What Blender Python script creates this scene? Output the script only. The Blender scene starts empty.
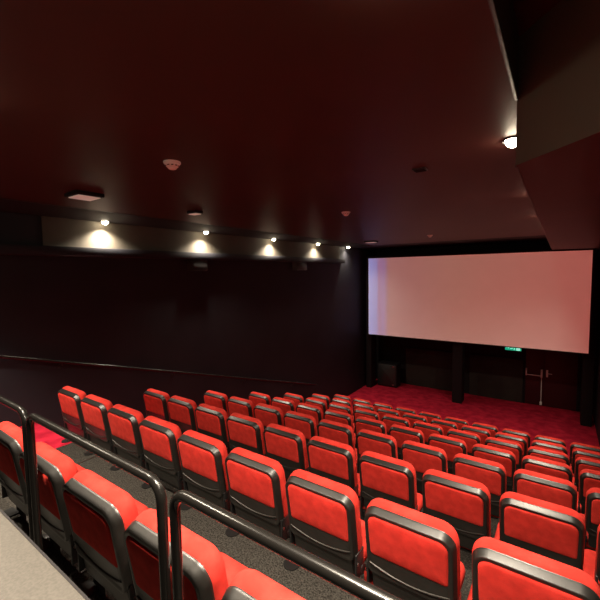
import bpy, bmesh, math, random
from mathutils import Vector, Matrix
random.seed(4)
S = bpy.context.scene
COL = S.collection
PI = math.pi

# ------------------------------------------------------------------ materials
def new_mat(name):
    m = bpy.data.materials.new(name); m.use_nodes = True
    nt = m.node_tree
    return m, nt, nt.nodes['Principled BSDF']

def plain(name, col, rough=0.5, metal=0.0, spec=0.5, coat=0.0):
    m, nt, b = new_mat(name)
    b.inputs['Base Color'].default_value = (*col, 1)
    b.inputs['Roughness'].default_value = rough
    b.inputs['Metallic'].default_value = metal
    b.inputs['Specular IOR Level'].default_value = spec
    b.inputs['Coat Weight'].default_value = coat
    return m

def noisy(name, c1, c2, scale, rough=0.8, bump=0.0, spec=0.5, detail=3, sheen=0.0, lo=0.35, hi=0.65, sheen_tint=None, bump_scale=None):
    m, nt, b = new_mat(name)
    tc = nt.nodes.new('ShaderNodeTexCoord')
    n = nt.nodes.new('ShaderNodeTexNoise'); n.inputs['Scale'].default_value = scale; n.inputs['Detail'].default_value = detail
    nt.links.new(tc.outputs['Object'], n.inputs['Vector'])
    r = nt.nodes.new('ShaderNodeValToRGB')
    r.color_ramp.elements[0].position = lo; r.color_ramp.elements[0].color = (*c1, 1)
    r.color_ramp.elements[1].position = hi; r.color_ramp.elements[1].color = (*c2, 1)
    nt.links.new(n.outputs['Fac'], r.inputs['Fac'])
    nt.links.new(r.outputs['Color'], b.inputs['Base Color'])
    b.inputs['Roughness'].default_value = rough
    b.inputs['Specular IOR Level'].default_value = spec
    b.inputs['Sheen Weight'].default_value = sheen
    if sheen_tint: b.inputs['Sheen Tint'].default_value = (*sheen_tint, 1)
    if bump:
        n2 = nt.nodes.new('ShaderNodeTexNoise'); n2.inputs['Scale'].default_value = bump_scale or scale; n2.inputs['Detail'].default_value = 4
        nt.links.new(tc.outputs['Object'], n2.inputs['Vector'])
        bp = nt.nodes.new('ShaderNodeBump'); bp.inputs['Strength'].default_value = bump; bp.inputs['Distance'].default_value = 0.004
        nt.links.new(n2.outputs['Fac'], bp.inputs['Height']); nt.links.new(bp.outputs['Normal'], b.inputs['Normal'])
    return m

def glow(name, col, strength):
    m, nt, b = new_mat(name)
    b.inputs['Base Color'].default_value = (*col, 1)
    b.inputs['Emission Color'].default_value = (*col, 1)
    b.inputs['Emission Strength'].default_value = strength
    return m

M = dict(
    fabric=noisy('red_velvet', (0.58, 0.036, 0.026), (0.74, 0.050, 0.037), 14, rough=0.95, bump=0.25, spec=0.15, sheen=0.03, sheen_tint=(1, .25, .15), bump_scale=260),
    plastic=noisy('black_plastic', (0.013, 0.012, 0.010), (0.018, 0.016, 0.014), 40, rough=0.38, bump=0.06, spec=0.85, bump_scale=420),
    gloss=plain('black_gloss_plastic', (0.015, 0.014, 0.013), 0.18, 0, 0.6),
    lip=plain('satin_black_lip', (0.06, 0.055, 0.05), 0.42, 0.6),
    steel=plain('dark_steel', (0.05, 0.05, 0.05), 0.38, 0.7),
    chrome=plain('bright_steel', (0.55, 0.54, 0.52), 0.28, 1.0),
    rail=plain('black_gloss_paint', (0.009, 0.008, 0.007), 0.26, 0, 0.45),
    counter=noisy('grey_laminate', (0.050, 0.045, 0.038), (0.068, 0.061, 0.052), 220, rough=0.5, spec=0.4),
    black=plain('matt_black_paint', (0.012, 0.010, 0.011), 0.75, 0, 0.25),
    wall=noisy('dark_wall_paint', (0.017, 0.017, 0.023), (0.022, 0.022, 0.029), 1.2, rough=0.7, spec=0.3),
    wallgrey=noisy('dark_grey_acoustic_panel', (0.030, 0.026, 0.023), (0.040, 0.035, 0.030), 3, rough=0.8, spec=0.3),
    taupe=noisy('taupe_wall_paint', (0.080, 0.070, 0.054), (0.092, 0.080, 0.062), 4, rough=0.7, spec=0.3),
    ceiling=noisy('dark_maroon_ceiling_paint', (0.052, 0.023, 0.018), (0.062, 0.027, 0.021), 0.9, rough=0.5, spec=0.2),
    soffit=noisy('deep_maroon_paint', (0.050, 0.010, 0.010), (0.060, 0.012, 0.012), 1.1, rough=0.55, spec=0.3),
    greyface=noisy('umber_paint', (0.085, 0.070, 0.055), (0.095, 0.078, 0.060), 2, rough=0.65, spec=0.3),
    greycarpet=noisy('grey_speckled_carpet', (0.018, 0.016, 0.014), (0.085, 0.078, 0.068), 95, rough=0.95, bump=0.6, spec=0.1, detail=5),
    redcarpet=noisy('red_mottled_carpet', (0.34, 0.008, 0.026), (0.56, 0.018, 0.046), 5.5, rough=0.95, bump=0.4, spec=0.1, detail=6, bump_scale=120),
    screen=noisy('white_screen_fabric', (0.80, 0.79, 0.78), (0.82, 0.81, 0.80), 2, rough=0.9, spec=0.1),
    door=plain('dark_red_door_paint', (0.050, 0.008, 0.010), 0.5, 0, 0.4),
    white=plain('white_plastic', (0.85, 0.82, 0.79), 0.45),
    diffuser=glow('dim_emergency_diffuser', (0.80, 0.62, 0.52), 0.22),
    lamp=glow('lamp_glow', (1.0, 0.84, 0.60), 70),
    exitgreen=glow('exit_sign_green', (0.01, 0.42, 0.24), 0.8),
    exitwhite=glow('exit_sign_white', (0.40, 0.95, 0.72), 0.9),
    metaltrim=plain('bronze_trim', (0.030, 0.012, 0.010), 0.5, 0.0),
)

# ------------------------------------------------------------------ mesh helpers
def finish(name, bm, mat, parent=None, smooth=True, kind=None, angle=40):
    me = bpy.data.meshes.new(name); bmesh.ops.recalc_face_normals(bm, faces=bm.faces[:]); bm.to_mesh(me); bm.free()
    if isinstance(mat, (list, tuple)):
        for k in mat: me.materials.append(M[k])
    else: me.materials.append(M[mat])
    if smooth:
        for p in me.polygons: p.use_smooth = True
        try: me.set_sharp_from_angle(angle=math.radians(angle))
        except Exception: pass
    o = bpy.data.objects.new(name, me); COL.objects.link(o)
    if parent: o.parent = parent
    if kind: o['kind'] = kind
    return o

def thing(name, label, cat, loc=(0, 0, 0), rotz=0, group=None):
    o = bpy.data.objects.new(name, None); COL.objects.link(o)
    o.empty_display_size = 0.1
    o.location = loc; o.rotation_euler = (0, 0, rotz)
    tag(o, label, cat, group); return o

def tag(o, label, cat, group=None):
    o['label'] = label; o['category'] = cat
    if group: o['group'] = group
    return o

def box(bm, x0, x1, y0, y1, z0, z1, bev=0.0, seg=2, mi=0):
    v = [bm.verts.new(p) for p in ((x0, y0, z0), (x1, y0, z0), (x1, y1, z0), (x0, y1, z0), (x0, y0, z1), (x1, y0, z1), (x1, y1, z1), (x0, y1, z1))]
    fs = [bm.faces.new([v[i] for i in q]) for q in ((3, 2, 1, 0), (4, 5, 6, 7), (0, 1, 5, 4), (1, 2, 6, 5), (2, 3, 7, 6), (3, 0, 4, 7))]
    for f in fs: f.material_index = mi
    if bev:
        es = set(e for f in fs for e in f.edges)
        bmesh.ops.bevel(bm, geom=list(es), offset=bev, segments=seg, affect='EDGES', profile=0.5)
    return bm

def bxo(name, d, mat, parent=None, bev=0.0, kind=None, seg=2):
    bm = bmesh.new(); box(bm, *d, bev=bev, seg=seg); return finish(name, bm, mat, parent, kind=kind)

def prism(bm, poly, z0, z1):
    a = [bm.verts.new((x, y, z0)) for x, y in poly]; b = [bm.verts.new((x, y, z1)) for x, y in poly]
    bm.faces.new(a[::-1]); bm.faces.new(b); n = len(poly)
    for i in range(n): bm.faces.new((a[i], a[(i + 1) % n], b[(i + 1) % n], b[i]))

def rring(w, h, r, n=6, rt=None):
    """rounded rectangle outline in the x,z plane, centre origin (rt: separate radius of the top corners)"""
    pts = []
    rt = r if rt is None else rt
    for cx, cz, a0, rr in ((w / 2, h / 2, 0, rt), (-w / 2, h / 2, 90, rt), (-w / 2, -h / 2, 180, r), (w / 2, -h / 2, 270, r)):
        rr = max(rr, 0.001)
        ox = cx - math.copysign(rr, cx); oz = cz - math.copysign(rr, cz)
        for i in range(n + 1):
            a = math.radians(a0 + 90 * i / n)
            pts.append((ox + rr * math.cos(a), oz + rr * math.sin(a)))
    return pts

def loft(bm, w, h, r, prof, n=6, rt=None, warp=None, mi=0):
    """rounded rectangle solid: prof = [(inset, y)...]"""
    rings = []
    for ins, y in prof:
        R = rring(w - 2 * ins, h - 2 * ins, max(r - ins, 0.004), n, None if rt is None else max(rt - ins, 0.004))
        vs = []
        for x, z in R:
            p = (x, y, z)
            if warp: p = warp(*p)
            vs.append(bm.verts.new(p))
        rings.append(vs)
    k = len(rings[0])
    for a, b in zip(rings, rings[1:]):
        for i in range(k):
            f = bm.faces.new((a[i], a[(i + 1) % k], b[(i + 1) % k], b[i])); f.material_index = mi
    for ring in (rings[0][::-1], rings[-1]):
        f = bm.faces.new(ring); f.material_index = mi

def tube(bm, path, rad, n=12, closed=False):
    P = [Vector(p) for p in path]; rings = []
    m = len(P)
    ref = None
    for i, p in enumerate(P):
        d = (P[min(i + 1, m - 1)] - P[max(i - 1, 0)]).normalized()
        if ref is None:
            ref = Vector((0, 0, 1)) if abs(d.z) < 0.9 else Vector((0, 1, 0))
        u = (ref - d * ref.dot(d)).normalized(); w = d.cross(u); ref = u
        rr = rad[i] if isinstance(rad, (list, tuple)) else rad
        rings.append([bm.verts.new(p + (u * math.cos(2 * PI * k / n) + w * math.sin(2 * PI * k / n)) * rr) for k in range(n)])
    for a, b in zip(rings, rings[1:]):
        for k in range(n): bm.faces.new((a[k], a[(k + 1) % n], b[(k + 1) % n], b[k]))
    bm.faces.new(rings[0][::-1]); bm.faces.new(rings[-1])

def lathe(bm, prof, cx=0, cy=0, n=20, z0=0):
    rings = []
    for r, z in prof:
        if r < 1e-5: rings.append([bm.verts.new((cx, cy, z0 + z))])
        else: rings.append([bm.verts.new((cx + r * math.cos(2 * PI * k / n), cy + r * math.sin(2 * PI * k / n), z0 + z)) for k in range(n)])
    for a, b in zip(rings, rings[1:]):
        for k in range(n):
            k2 = (k + 1) % n
            if len(a) == 1 and len(b) == 1: continue
            if len(a) == 1: bm.faces.new((a[0], b[k2], b[k]))
            elif len(b) == 1: bm.faces.new((a[k], a[k2], b[0]))
            else: bm.faces.new((a[k], a[k2], b[k2], b[k]))
    if len(rings[0]) > 1: bm.faces.new(rings[0][::-1])
    if len(rings[-1]) > 1: bm.faces.new(rings[-1])

# ------------------------------------------------------------------ layout (camera eye at the origin, metres)
XL, XR = -5.68, 0.87            # side walls
YB, YF = -2.6, 13.10            # back and screen walls
ZC = 0.80                       # main ceiling
ZREC = 1.085                    # raised recess above the right-hand aisle
ZSOF = 0.497                    # underside of the right-hand bulkhead
X0, PITCH = -4.69, 0.55         # left edge of first seat shell, seat spacing
NROW = 8
ROWY = [0.75 + 1.048 * k for k in range(NROW)]
ROWZ = [-0.98 - 0.3136 * k for k in range(NROW)]
SEATH = 0.955
SHT = 0.965
FLOOR = [z - SEATH for z in ROWZ]
ZPLAT = FLOOR[0] + 0.3136       # platform the camera stands on
ZF = FLOOR[-1]                  # front floor
XAISLE = -4.60                  # right edge of the red side aisle

# ------------------------------------------------------------------ room shell
bm = bmesh.new()
base = ZF - 0.15
def tread(y0, y1, z):
    box(bm, XL, XAISLE, y0, y1, base, z, mi=1)
    box(bm, XAISLE, XR, y0, y1, base, z, mi=0)
RIS = [y + 0.10 for y in ROWY]
tread(YB, RIS[0], ZPLAT)
for k in range(NROW - 1): tread(RIS[k], RIS[k + 1], FLOOR[k])
box(bm, XL, XR, RIS[-1], YF, base, ZF, mi=1)
finish('floor', bm, ['greycarpet', 'redcarpet'], kind='structure', smooth=False)

bxo('wall_left', (XL - 0.12, XL, YB, YF, base, 1.3), 'wall', kind='structure')
bxo('wall_right', (XR, XR + 0.12, YB, YF, base, 1.3), 'wall', kind='structure')
bxo('wall_back', (XL, XR, YB - 0.12, YB, base, 1.3), 'wall', kind='structure')
bxo('wall_front', (XL, XR, YF, YF + 0.12, base, 1.3), 'black', kind='structure')

YBLK = 10.55                    # the ceiling turns black in front of the screen
XE = -0.19
bm = bmesh.new()
box(bm, -4.63, XE, YB, YBLK, ZC, 1.3, mi=0)
box(bm, XL, -4.63, YB, YBLK, ZC + 0.012, 1.3, mi=1)
box(bm, XL, XE, YBLK, YF, ZC + 0.004, 1.3, mi=1)
box(bm, XE, XR, YB, 2.2, ZREC, 1.3, mi=2)
finish('ceiling', bm, ['ceiling', 'black', 'soffit'], kind='structure', smooth=False)

# bulkhead along the right wall with its 45 degree end
bm = bmesh.new()
poly = [(XE, 2.08), (XR, 0.97), (XR, YF), (XE, YF)]
prism(bm, poly, ZSOF, ZREC)
bm.normal_update()
bmesh.ops.recalc_face_normals(bm, faces=bm.faces[:])
for f in bm.faces:
    n = f.normal
    f.material_index = 1 if (n.y < -0.3 and abs(n.z) < 0.3) else 0
finish('ceiling_bulkhead', bm, ['soffit', 'greyface'], kind='structure', smooth=False)
# metal angle along the open ceiling edge and along the bulkhead edge, bead along the left ceiling edge
bxo('trim_1', (XE - 0.010, XE + 0.006, YB, 2.07, ZC - 0.006, ZC + 0.03), 'metaltrim', bev=0.004, kind='structure')
bxo('trim_2', (XE - 0.004, XE + 0.008, 2.10, YBLK, ZSOF - 0.003, ZSOF + 0.01), 'metaltrim', kind='structure')
bxo('trim_3', (-4.645, -4.622, YB, YBLK, ZC - 0.004, ZC + 0.014), 'steel', bev=0.003, kind='structure')
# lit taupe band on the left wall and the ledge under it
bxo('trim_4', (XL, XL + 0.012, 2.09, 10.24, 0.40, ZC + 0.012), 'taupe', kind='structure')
bxo('trim_5', (XL, XL + 0.13, YB, 10.35, 0.285, 0.412), 'wall', bev=0.006, kind='structure')
# pale seam strip in the walkway carpet
bxo('trim_6', (-4.03, -4.018, RIS[0], RIS[1], FLOOR[0] - 0.004, FLOOR[0] + 0.003), 'metaltrim', kind='structure')

# dark grey acoustic panels under the screen
for i, (a, b) in enumerate(((-4.52, -2.72), (-2.36, -0.84))):
    bm = bmesh.new(); box(bm, a, b, YF - 0.055, YF - 0.003, ZF, -2.78, bev=0.006)
    o = finish('acoustic_panel', bm, 'wallgrey')
    tag(o, ['dark grey acoustic panel on the screen wall left of the centre screen post', 'dark grey acoustic panel on the screen wall beside the exit door'][i], 'panel')

# ------------------------------------------------------------------ exit door
bm = bmesh.new()
dz1 = ZF + 2.06
box(bm, -0.83, -0.775, YF - 0.035, YF, ZF, dz1 + 0.05, bev=0.004)
box(bm, 0.50, 0.555, YF - 0.035, YF, ZF, dz1 + 0.05, bev=0.004)
box(bm, -0.775, 0.50, YF - 0.035, YF, dz1, dz1 + 0.05, bev=0.004)
fr = finish('door_1', bm, 'black', kind='structure')
l1 = bxo('door_leaf', (-0.772, -0.293, YF - 0.028, YF, ZF + 0.008, dz1 - 0.003), 'door', fr, bev=0.003)
l2 = bxo('door_leaf', (-0.287, 0.497, YF - 0.028, YF, ZF + 0.008, dz1 - 0.003), 'door', fr, bev=0.003)
zb = ZF + 0.93
bm = bmesh.new()
tube(bm, [(-0.76, YF - 0.10, zb), (-0.36, YF - 0.10, zb)], 0.016)
box(bm, -0.772, -0.735, YF - 0.12, YF - 0.028, zb - 0.03, zb + 0.19, bev=0.006)
box(bm, -0.385, -0.335, YF - 0.12, YF - 0.028, zb - 0.05, zb + 0.19, bev=0.006)
finish('push_bar', bm, 'white', l1)
bm = bmesh.new()
tube(bm, [(-0.36, YF - 0.05, zb + 0.15), (-0.36, YF - 0.05, ZF + 0.12)], 0.011)
box(bm, -0.39, -0.33, YF - 0.075, YF - 0.028, ZF + 0.03, ZF + 0.13, bev=0.005)
finish('floor_bolt', bm, 'white', l1)
bm = bmesh.new()
box(bm, -0.25, -0.20, YF - 0.04, YF - 0.028, zb - 0.03, zb + 0.19, bev=0.004)
tube(bm, [(-0.225, YF - 0.03, zb + 0.09), (-0.225, YF - 0.085, zb + 0.09), (-0.215, YF - 0.09, zb + 0.09), (-0.10, YF - 0.09, zb + 0.09)], 0.010)
finish('door_handle', bm, 'white', l2)

# ------------------------------------------------------------------ exit sign (green running man, hung left of the door)
es = thing('exit_sign', 'green lit emergency exit sign with running man under the screen edge', 'exit sign', (-1.115, YF - 0.12, -2.475))
bxo('housing', (-0.225, 0.225, 0.0, 0.12, -0.03, 0.20), 'black', es, bev=0.005)
bxo('sign_face', (-0.218, 0.218, -0.006, 0.002, -0.024, 0.194), 'exitgreen', es)
bm = bmesh.new()
def bar(p, q, r):
    tube(bm, [(p[0], -0.008, p[1]), (q[0], -0.008, q[1])], r, n=8)
# running figure
lathe_c = (0.03, 0.165)
bmesh.ops.create_uvsphere(bm, u_segments=10, v_segments=6, radius=0.018, matrix=Matrix.Translation((0.035, -0.006, 0.168)) @ Matrix.Diagonal((1, .3, 1, 1)))
bar((0.02, 0.14), (-0.005, 0.08), 0.014)
bar((-0.005, 0.08), (0.035, 0.045), 0.010); bar((0.035, 0.045), (0.025, -0.005), 0.009)
bar((-0.005, 0.08), (-0.035, 0.035), 0.010); bar((-0.035, 0.035), (-0.08, 0.025), 0.009)
bar((0.02, 0.14), (0.06, 0.105), 0.008); bar((0.02, 0.14), (-0.03, 0.125), 0.008); bar((-0.03, 0.125), (-0.045, 0.095), 0.008)
# door opening and arrow
for a in ((0.10, 0.104), ):
    box(bm, 0.085, 0.185, -0.012, -0.006, -0.012, 0.182)
box(bm, -0.20, -0.13, -0.012, -0.006, 0.055, 0.085)
v = [bm.verts.new(p) for p in ((-0.135, -0.011, 0.115), (-0.135, -0.011, 0.025), (-0.092, -0.011, 0.070))]; bm.faces.new(v)
finish('pictogram', bm, 'exitwhite', es, smooth=False)

# ------------------------------------------------------------------ cinema screen on its posts
SX0, SX1, SY, SZ0, SZ1 = -5.42, 0.657, 11.82, -2.175, 0.457
sc = thing('cinema_screen', 'wide white cinema screen in a black frame above the red carpet', 'screen', (-2.38, 12.15, ZF))
def loc(d): return (d[0] + 2.38, d[1] + 2.38, d[2] - 12.15, d[3] - 12.15, d[4] - ZF, d[5] - ZF)
bxo('screen_fabric', loc((SX0, SX1, SY, SY + 0.01, SZ0, SZ1)), 'screen', sc)
bm = bmesh.new()
for d in ((SX0 - 0.06, SX0, SY - 0.008, SY + 0.12, SZ0 - 0.05, SZ1 + 0.06), (SX1, SX1 + 0.06, SY - 0.008, SY + 0.12, SZ0 - 0.05, SZ1 + 0.06),
          (SX0, SX1, SY - 0.008, SY + 0.12, SZ1, SZ1 + 0.06), (SX0, SX1, SY - 0.008, SY + 0.12, SZ0 - 0.025, SZ0)):
    box(bm, *loc(d))
finish('frame', bm, 'black', sc, smooth=False)
bxo('backing', loc((SX0, SX1, SY + 0.02, SY + 0.10, SZ0, SZ1)), 'black', sc)
for a, b in ((-5.58, -5.385), (-2.66, -2.38), (0.56, 0.79)):
    bxo('post', loc((a, b, SY + 0.13, SY + 0.55, ZF, SZ1)), 'black', sc, bev=0.008)

# black subwoofer standing on the carpet beneath the screen
sw = thing('subwoofer', 'black floor speaker cabinet standing on red carpet below the screen', 'speaker', (-4.97, 12.55, ZF))
bxo('cabinet', (-0.36, 0.36, -0.18, 0.25, 0.02, 0.84), 'black', sw, bev=0.012)
bm = bmesh.new(); loft(bm, 0.66, 0.76, 0.03, [(0.0, 0.0), (0.0, -0.012), (0.008, -0.018)])
bmesh.ops.translate(bm, vec=(0, -0.18, 0.43), verts=bm.verts[:])
finish('grille', bm, 'steel', sw)
bm = bmesh.new()
for z in (0.10, 0.76): box(bm, 0.20, 0.27, -0.206, -0.196, z - 0.02, z + 0.02, bev=0.004)
finish('badge', bm, 'chrome', sw)
for sx in (-0.28, 0.28):
    bxo('foot', (sx - 0.03, sx + 0.03, -0.12, 0.2, 0.0, 0.02), 'plastic', sw)

# ------------------------------------------------------------------ surround speakers under the ledge
for i, (ya, yb) in enumerate(((4.42, 4.86), (7.72, 8.30))):
    t = thing('surround_speaker', ['dark wall speaker under the ledge, nearer the back of the hall', 'dark wall speaker under the ledge, nearer the screen'][i], 'speaker', (XL, (ya + yb) / 2, 0.18), group='wall speakers under the ledge')
    hy = (yb - ya) / 2
    bm = bmesh.new()
    pr = [(-0.003, -hy), (0.11, -hy * 0.8), (0.11, hy * 0.8), (-0.003, hy)]
    prism(bm, pr, -0.11, 0.10); bmesh.ops.bevel(bm, geom=bm.edges[:], offset=0.008, segments=2, affect='EDGES')
    finish('cabinet', bm, 'plastic', t)
    bxo('grille', (0.108, 0.116, -hy * 0.74, hy * 0.74, -0.09, 0.085), 'steel', t, bev=0.003)
    bxo('bracket', (0.0, 0.06, -0.03, 0.03, 0.10, 0.13), 'steel', t)

# ------------------------------------------------------------------ sloping handrail on the left wall
hr = thing('wall_handrail', 'dark sloping handrail fixed along the left wall', 'handrail', (XL, 0, 0))
ya, yb = -0.5, 8.63
def zr(y): return -0.974 - 0.3105 * (y - 1.54)
bm = bmesh.new()
tube(bm, [(0.075, ya, zr(ya)), (0.075, yb, zr(yb))], 0.022, n=14)
finish('rail', bm, 'rail', hr)
for y in (0.4, 2.2, 4.0, 5.8, 7.6):
    bm = bmesh.new()
    tube(bm, [(0.0, y, zr(y) - 0.07), (0.05, y, zr(y) - 0.07), (0.072, y, zr(y) - 0.05), (0.075, y, zr(y) - 0.015)], 0.008, n=8)
    tube(bm, [(0.0, y, zr(y) - 0.07), (0.006, y, zr(y) - 0.07)], 0.03, n=14)
    finish('bracket', bm, 'steel', hr)

# ------------------------------------------------------------------ guard rail hoops
YR, ZR_, RR = 0.66, -0.662, 0.0168
def hoop(xa, xb, label, grp):
    t = thing('guard_rail', label, 'railing', ((xa + xb) / 2, YR, ZPLAT), group=grp)
    h = (xb - xa) / 2; H = ZR_ - ZPLAT; rc = 0.060
    path = [(-h, 0, 0.006), (-h, 0, H * 0.5)]
    for i in range(9):
        a = PI - (PI / 2) * i / 8
        path.append((-h + rc + rc * math.cos(a), 0, H - rc + rc * math.sin(a)))
    for i in range(9):
        a = PI / 2 - (PI / 2) * i / 8
        path.append((h - rc + rc * math.cos(a), 0, H - rc + rc * math.sin(a)))
    path += [(h, 0, H * 0.5), (h, 0, 0.006)]
    bm = bmesh.new()
    # keep ring orientation stable in the hoop's plane
    P = [Vector(p) for p in path]; rings = []
    for i, p in enumerate(P):
        d = (P[min(i + 1, len(P) - 1)] - P[max(i - 1, 0)]).normalized()
        u = Vector((0, 1, 0)); w = d.cross(u)
        rings.append([bm.verts.new(p + (u * math.cos(2 * PI * k / 18) + w * math.sin(2 * PI * k / 18)) * RR) for k in range(18)])
    for a, b in zip(rings, rings[1:]):
        for k in range(18): bm.faces.new((a[k], a[(k + 1) % 18], b[(k + 1) % 18], b[k]))
    bm.faces.new(rings[0][::-1]); bm.faces.new(rings[-1])
    finish('tube', bm, 'rail', t)
    for sx in (-h, h):
        bm = bmesh.new()
        lathe(bm, [(0.026, 0.0), (0.026, 0.006), (0.023, 0.009), (0.017, 0.009)], sx, 0, 18)
        finish('floor_flange', bm, 'steel', t)
HG = 'black tube railing behind the back row'
hoop(-3.22, -2.135, 'black tubular railing section at the left edge of the photo', HG)
hoop(-2.080, -1.020, 'black tubular railing section in the middle of the row of railings', HG)
hoop(-0.952, 0.10, 'black tubular railing section running to the bottom edge of the photo', HG)

# ------------------------------------------------------------------ counter at the bottom left
ZK, YK = -0.50, 0.243
ct = thing('counter', 'grey topped counter in the bottom left corner behind the railing', 'counter', (-1.9, -0.1, ZPLAT))
hk = ZK - ZPLAT
bxo('worktop', (-2.7, 2.3, -0.30, YK + 0.1, hk - 0.032, hk), 'counter', ct, bev=0.003)
bxo('edge_band', (-2.7, 2.3, YK + 0.1, YK + 0.104, hk - 0.032, hk - 0.002), 'black', ct)
bxo('body', (-2.68, 2.28, -0.28, YK + 0.04, 0.0, hk - 0.032), 'black', ct)

# ------------------------------------------------------------------ cinema seat
TILT = math.radians(9.5)
HW = 0.241                      # half width of shell
SH = 0.405                      # shell height along the slope
def tiltm(bm):
    """shell space (x, y out of rear face negative, z up, centre of shell) -> seat space; the shell's top edge lands at y=0, z=SEATH"""
    bmesh.ops.translate(bm, vec=(0, 0, -SH / 2), verts=bm.verts[:])
    bmesh.ops.rotate(bm, cent=(0, 0, 0), matrix=Matrix.Rotation(TILT, 3, 'X'), verts=bm.verts[:])
    bmesh.ops.translate(bm, vec=(0, 0, SHT), verts=bm.verts[:])

def sag(x, y, z):
    t = max(0.0, min(1.0, (-z - 0.08) / 0.12)); t = t * t * (3 - 2 * t)
    return (x, y - 0.012 * t, z - 0.035 * t * (1 - (x / HW) ** 2))

def make_seat(label):
    t = thing('theatre_chair', label, 'chair', (0, 0, 0))
    # back shell with wide bevelled rim
    bm = bmesh.new()
    loft(bm, 2 * HW, SH, 0.045, [(0.004, 0.012), (0.0, 0.009), (0.0, 0.002), (0.002, -0.001), (0.010, -0.032), (0.013, -0.036), (0.018, -0.037), (0.029, -0.037), (0.032, -0.034)], n=8, rt=0.075, warp=sag)
    tiltm(bm); sh = finish('back_shell', bm, 'plastic', t, angle=50)
    # lower cover behind the hinge, with a glossy lip along the curved bottom of the shell
    bm = bmesh.new()
    loft(bm, 0.43, 0.17, 0.03, [(0.0, 0.02), (0.0, -0.015), (0.006, -0.022), (0.02, -0.024)], n=5)
    bmesh.ops.translate(bm, vec=(0, -0.010, -SH / 2 - 0.045), verts=bm.verts[:])
    tiltm(bm); finish('lower_cover', bm, 'plastic', t)
    bm = bmesh.new()
    pts = []
    for i in range(17):
        x = -0.215 + 0.43 * i / 16
        pts.append((x, -0.046, -SH / 2 + 0.070 - 0.040 * (1 - (x / 0.215) ** 2)))
    tube(bm, pts, [0.003] + [0.0055] * 15 + [0.003], n=8)
    tiltm(bm); finish('curved_lip', bm, 'lip', sh)
    # upholstered panel on the back of the shell
    bm = bmesh.new()
    loft(bm, 0.420, 0.252, 0.022, [(0.003, 0.010), (0.0, 0.0), (0.001, -0.006), (0.006, -0.011), (0.016, -0.014), (0.06, -0.016)], n=6, rt=0.050)
    bmesh.ops.translate(bm, vec=(0, -0.031, SH / 2 - 0.030 - 0.126), verts=bm.verts[:])
    tiltm(bm); finish('rear_panel', bm, 'fabric', sh)
    # small badge beneath the panel
    bm = bmesh.new(); loft(bm, 0.030, 0.012, 0.004, [(0, 0), (0, -0.003), (0.001, -0.004)], n=3)
    bmesh.ops.translate(bm, vec=(0.0, -0.034, -SH / 2 + 0.100), verts=bm.verts[:])
    tiltm(bm); finish('number_badge', bm, 'chrome', sh)
    # back cushion
    bm = bmesh.new()
    def puff(x, y, z):
        lift = 0.015 * max(0, y) / 0.09
        return (x, y - 0.02 * max(0, z) * 0 , z + lift)
    loft(bm, 2 * HW + 0.006, SH + 0.006, 0.05, [(0.010, 0.004), (0.002, 0.012), (-0.002, 0.030), (0.0, 0.054), (0.009, 0.072), (0.026, 0.086), (0.058, 0.094), (0.12, 0.096)], n=8, rt=0.085, warp=puff)
    tiltm(bm); finish('back_cushion', bm, 'fabric', t, angle=80)
    # flat upholstered seat with rounded front corners, on a black pan
    def lay(bm, y0, z0):
        for v in bm.verts: v.co = Vector((v.co.x + SOFF, v.co.z + y0, z0 - v.co.y))
    SOFF = -0.052
    bm = bmesh.new()
    def crown(x, y, z):
        return (x, y + 0.012 * (max(0.0, z) / 0.23) ** 2 - 0.008 * (1 - (x / 0.27) ** 2), z)
    loft(bm, 0.500, 0.425, 0.03, [(0.06, 0.004), (0.022, 0.008), (0.006, 0.022), (0.0, 0.045), (0.002, 0.085), (0.014, 0.100), (0.05, 0.104)], n=8, rt=0.055, warp=crown)
    lay(bm, 0.3085, 0.488); sc_ = finish('seat_cushion', bm, 'fabric', t, angle=80)
    bm = bmesh.new()
    loft(bm, 0.46, 0.37, 0.04, [(0.0, 0.098), (0.0, 0.118), (0.02, 0.132), (0.05, 0.136)], n=6, rt=0.05)
    lay(bm, 0.290, 0.488); finish('seat_pan', bm, 'plastic', sc_)
    # hinges and stanchion
    for sx in (-1, 1):
        bm = bmesh.new()
        tube(bm, [(sx * 0.220, 0.12, 0.46), (sx * 0.245, 0.12, 0.46)], 0.030, n=16)
        box(bm, sx * 0.237 - 0.006, sx * 0.237 + 0.006, 0.03, 0.13, 0.44, 0.60, bev=0.003)
        h = finish('hinge', bm, 'steel', t)
        bm = bmesh.new(); tube(bm, [(sx * 0.239, 0.05, 0.535), (sx * 0.245, 0.05, 0.535)], 0.010, n=8)
        finish('bolt', bm, 'chrome', h)
    bm = bmesh.new()
    box(bm, -0.288, -0.262, 0.115, 0.165, 0.012, 0.50, bev=0.005)
    box(bm, -0.288, -0.236, 0.105, 0.150, 0.42, 0.475, bev=0.005)
    st = finish('stanchion', bm, 'steel', t)
    bm = bmesh.new()
    box(bm, -0.298, -0.225, 0.103, 0.30, 0.0, 0.012, bev=0.004)
    finish('foot_plate', bm, 'steel', st)
    bm = bmesh.new()
    # half-round plate clamped over the edge of the tread behind
    pl = [(-0.243 + 0.055 * math.cos(a), 0.046 - 0.055 * math.sin(a)) for a in [PI * i / 12 for i in range(13)]] + [(-0.298, 0.1), (-0.188, 0.1)]
    prism(bm, pl, 0.3136, 0.3136 + 0.007)
    finish('edge_plate', bm, 'steel', st)
    bm = bmesh.new(); box(bm, -0.280, -0.206, 0.1005, 0.1075, 0.18, 0.3136)
    finish('riser_plate', bm, 'steel', st)
    return t

def copy_tree(o, parent=None):
    c = o.copy(); COL.objects.link(c)
    if parent: c.parent = parent
    for ch in list(o.children): copy_tree(ch, c)
    return c

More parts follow.
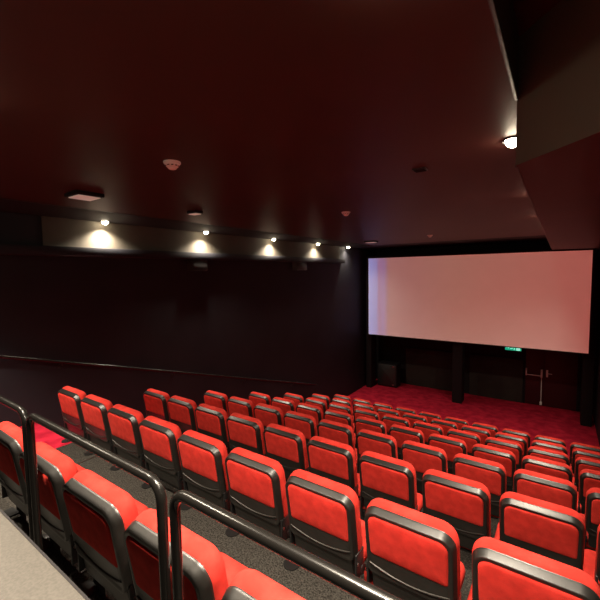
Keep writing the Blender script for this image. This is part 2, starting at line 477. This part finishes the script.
ORD = ['first', 'second', 'third', 'fourth', 'fifth', 'sixth', 'seventh', 'eighth', 'ninth', 'tenth']
rowname = {7: 'row nearest the screen', 6: 'second row from the screen', 5: 'third row from the screen', 4: 'fourth row from the screen',
           3: 'fifth row from the screen', 2: 'third row beyond the railing', 1: 'second row beyond the railing', 0: 'row against the railing'}
proto = None
cells = []
for r in range(NROW):
    cs = range(10)
    if r == 0: cs = range(3, 9)
    if r == 1: cs = range(0, 9)
    for c in cs: cells.append((r, c))
for r, c in cells:
    if r == 0:
        where = ['leftmost in view', 'second in view from left', 'third in view from left', 'fourth in view from left', 'fifth in view from left', 'past the bottom edge'][c - 3]
        label = 'red theatre chair, %s, in the %s' % (where, rowname[r])
    else:
        label = 'red theatre chair, %s from the left aisle, %s' % (ORD[c], rowname[r])
    if proto is None:
        proto = make_seat(label); o = proto
    else:
        o = copy_tree(proto)
    o['label'] = label
    o['group'] = 'red theatre chairs in rows'
    o.location = (X0 - 0.017 + PITCH * c + 0.245, ROWY[r], FLOOR[r])

# ------------------------------------------------------------------ ceiling fixtures
def smoke_detector(x, y, label):
    t = thing('smoke_detector', label, 'smoke detector', (x, y, ZC), group='smoke detectors on the ceiling')
    bm = bmesh.new(); lathe(bm, [(0.060, 0.0), (0.060, -0.010), (0.056, -0.014), (0.0, -0.014)], n=24); finish('base', bm, 'white', t)
    bm = bmesh.new(); lathe(bm, [(0.050, -0.014), (0.050, -0.024), (0.038, -0.036), (0.030, -0.040), (0.030, -0.046), (0.020, -0.052), (0.0, -0.052)], n=24); h = finish('sensor_head', bm, 'white', t)
    bm = bmesh.new()
    for k in range(10):
        a = 2 * PI * k / 10
        m = Matrix.Rotation(a, 4, 'Z') @ Matrix.Translation((0.045, 0, -0.029))
        b2 = bmesh.ops.create_cube(bm, size=1, matrix=m @ Matrix.Diagonal((0.006, 0.016, 0.006, 1)))
    finish('vent_slots', bm, 'plastic', h, smooth=False)
smoke_detector(-2.276, 1.676, 'white smoke detector on the ceiling nearest the camera')
smoke_detector(-2.357, 4.435, 'white smoke detector on the middle of the ceiling')
smoke_detector(-2.405, 8.496, 'white smoke detector on the ceiling closest to the screen')

def luminaire(x, y, lx, ly, label):
    t = thing('ceiling_light', label, 'ceiling light', (x, y, ZC), group='small emergency lights on the ceiling')
    bxo('housing', (-lx, lx, -ly, ly, -0.035, 0.003), 'black', t, bev=0.008)
    bm = bmesh.new(); box(bm, -lx * 0.80, lx * 0.80, -ly * 0.80, ly * 0.80, -0.045, -0.034, bev=0.006)
    finish('diffuser', bm, 'diffuser', t)
luminaire(-3.80, 1.78, 0.13, 0.13, 'square black emergency light with pale diffuser above the left seats')
luminaire(-3.79, 3.10, 0.085, 0.06, 'small pale flush ceiling fitting above the second wall lamp')
luminaire(-4.05, 9.00, 0.15, 0.12, 'pale ceiling fitting near the top left corner of the screen')
t = thing('ceiling_vent', 'small dark oblong vent in the ceiling left of the bulkhead lamp', 'vent', (-0.924, 2.975, ZC))
bxo('frame', (-0.05, 0.05, -0.045, 0.045, -0.012, 0.0), 'steel', t, bev=0.003)
bm = bmesh.new()
for k in range(4): box(bm, -0.042, 0.042, -0.036 + 0.02 * k, -0.026 + 0.02 * k, -0.016, -0.011)
finish('slats', bm, 'black', t, smooth=False)

# downlights
LCOL = (1.0, 0.86, 0.68)
def downlight(x, y, z, label, group, power, spot=136, blend=1.0):
    t = thing('downlight', label, 'downlight', (x, y, z), group=group)
    bm = bmesh.new()
    lathe(bm, [(0.046, -0.004), (0.056, -0.004), (0.060, -0.012), (0.060, 0.0), (0.046, 0.0)], n=24)
    finish('trim_ring', bm, 'black', t)
    bm = bmesh.new()
    R = 0.046
    lathe(bm, [(R, 0.0)] + [(R * math.cos(a), -0.004 - R * math.sin(a)) for a in [PI / 2 * i / 6 for i in range(1, 6)]] + [(0, -0.004 - R)], n=20)
    finish('bulb', bm, 'lamp', t)
    ld = bpy.data.lights.new('downlight_beam', 'SPOT'); ld.energy = power; ld.color = LCOL
    ld.spot_size = math.radians(spot); ld.spot_blend = blend; ld.shadow_soft_size = 0.04
    lo = bpy.data.objects.new('downlight_beam', ld); COL.objects.link(lo); lo.parent = t; lo.location = (0, 0, -0.055)
    return t
PW = 275
PJW = 5600.0
lw = [(-5.548, 2.87), (-5.50, 4.743), (-5.53, 6.80), (-5.53, 8.75), (-5.55, 10.578)]
ordn = ['leftmost glowing downlight of the five along the left wall', 'second glowing downlight from the left along the left wall', 'third glowing downlight from the left, middle of the left wall',
        'fourth glowing downlight from the left along the left wall', 'glowing downlight nearest the screen on the left, past the lit band']
for (x, y), lb, p in zip(lw, ordn, (1, 1, 1, 0.8, 0.3)): downlight(x, y, ZC + 0.012, lb, 'downlights along the left wall', PW * p)
downlight(-0.258, 2.67, ZC, 'glowing downlight at the bulkhead corner on the right of the ceiling', 'downlights beside the bulkhead', PW)
# more of the same rows, hidden from the photo by the bulkhead or out of frame
for y, n in ((4.7, 'first'), (6.7, 'second'), (8.7, 'third')): downlight(-0.25, y, ZC, 'downlight tucked behind the bulkhead edge, %s towards the screen' % n, 'downlights beside the bulkhead', PW)
for x, y, z, n, p in ((-0.36, 0.93, ZC, 'above the camera', 0.8), (0.45, 0.35, ZREC, 'in the raised ceiling recess', 0.28),
                (-0.7, 0.45, ZC, 'over the right end of the counter', 1.0), (-2.1, 0.45, ZC, 'over the middle of the counter', 1.0), (-3.5, 0.45, ZC, 'over the left end of the counter', 1.0), (-4.7, 0.45, ZC, 'over the left back corner', 1.05)):
    downlight(x, y, z, 'downlight out of the photo ' + n, 'downlights out of the photo', PW * p, *((90, 0.45) if p > 1 else (136, 1.0)))

# added fill light, unseen at the back wall: colours the screen pinkish with a blue left edge
PJ = Vector((-2.45, YB + 0.30, 0.47))
pj = thing('added_fill_light', 'added fill light for the cinema screen, unseen at the back wall', 'added_fill_light', PJ)
bxo('body', (-0.25, 0.25, -0.28, -0.04, -0.09, 0.10), 'black', pj, bev=0.01)
bm = bmesh.new(); tube(bm, [(0, -0.05, 0), (0, -0.012, 0)], 0.05, n=20); finish('lens', bm, 'gloss', pj)
bxo('mount', (-0.03, 0.03, -0.19, -0.13, 0.10, ZC - PJ.z), 'steel', pj)
ld = bpy.data.lights.new('added_fill_beam', 'SPOT'); ld.energy = 1.0; ld.spot_size = math.radians(40); ld.spot_blend = 0.0; ld.shadow_soft_size = 0.004
lo = bpy.data.objects.new('added_fill_beam', ld); COL.objects.link(lo); lo.parent = pj
lo.rotation_euler = (PI / 2, 0, 0)          # looks along +Y
ld.use_nodes = True
nt = ld.node_tree; em = nt.nodes['Emission']
def N(t, **kw):
    n = nt.nodes.new(t)
    for k, v in kw.items(): setattr(n, k, v)
    return n
def mth(op, a, b=None):
    n = N('ShaderNodeMath', operation=op)
    for i, v in enumerate((a, b)):
        if v is None: continue
        if isinstance(v, (int, float)): n.inputs[i].default_value = v
        else: nt.links.new(v, n.inputs[i])
    return n.outputs[0]
tc = N('ShaderNodeTexCoord'); sp = N('ShaderNodeSeparateXYZ'); nt.links.new(tc.outputs['Normal'], sp.inputs[0])
az = mth('ABSOLUTE', sp.outputs[2])
u = mth('DIVIDE', sp.outputs[0], az); v = mth('DIVIDE', sp.outputs[1], az)
DY = SY - PJ.y
UA, UB, VA, VB = (SX0 - PJ.x) / DY, (SX1 - PJ.x) / DY, (SZ0 - PJ.z) / DY, (SZ1 - PJ.z) / DY
un = mth('DIVIDE', mth('SUBTRACT', u, UA), UB - UA); vn = mth('DIVIDE', mth('SUBTRACT', v, VA), VB - VA)
mask = mth('MULTIPLY', mth('MULTIPLY', mth('GREATER_THAN', un, 0.0), mth('LESS_THAN', un, 1.0)), mth('MULTIPLY', mth('GREATER_THAN', vn, 0.0), mth('LESS_THAN', vn, 1.0)))
cr = N('ShaderNodeValToRGB'); nt.links.new(un, cr.inputs[0])
els = [(0.0, (0.29, 0.35, 0.85)), (0.05, (0.25, 0.24, 0.62)), (0.066, (0.36, 0.14, 0.30)), (0.085, (0.30, 0.18, 0.45)), (0.12, (0.40, 0.16, 0.16)), (0.45, (0.44, 0.18, 0.14)), (1.0, (0.56, 0.15, 0.12))]
cr.color_ramp.elements[0].position = els[0][0]; cr.color_ramp.elements[0].color = (*els[0][1], 1)
cr.color_ramp.elements[1].position = 1.0; cr.color_ramp.elements[1].color = (*els[-1][1], 1)
for p_, c_ in els[1:-1]:
    e_ = cr.color_ramp.elements.new(p_); e_.color = (*c_, 1)
nt.links.new(cr.outputs[0], em.inputs['Color'])
nt.links.new(mth('MULTIPLY', mask, PJW), em.inputs['Strength'])

# ------------------------------------------------------------------ world and camera
w = bpy.data.worlds.new('World'); S.world = w; w.use_nodes = True
w.node_tree.nodes['Background'].inputs['Color'].default_value = (0.0, 0.0, 0.0, 1)

th, pt, ro = math.radians(35.213), math.radians(4.21), math.radians(0.914)
right = Vector((math.cos(th), math.sin(th), 0)); fwd = Vector((-math.sin(th) * math.cos(pt), math.cos(th) * math.cos(pt), -math.sin(pt)))
up = right.cross(fwd)
cx = right * math.cos(ro) - up * math.sin(ro); cy = right * math.sin(ro) + up * math.cos(ro)
cam = bpy.data.cameras.new('Camera'); co = bpy.data.objects.new('Camera', cam); COL.objects.link(co)
mx = Matrix.Identity(4)
for i in range(3):
    mx[i][0] = cx[i]; mx[i][1] = cy[i]; mx[i][2] = -fwd[i]
co.matrix_world = mx
cam.sensor_width = 36; cam.lens = 368.2 / 600 * 36; cam.clip_start = 0.02
S.camera = co
S.view_settings.view_transform = 'Standard'; S.view_settings.look = 'None'
S.view_settings.exposure = 0.0; S.view_settings.gamma = 1.0
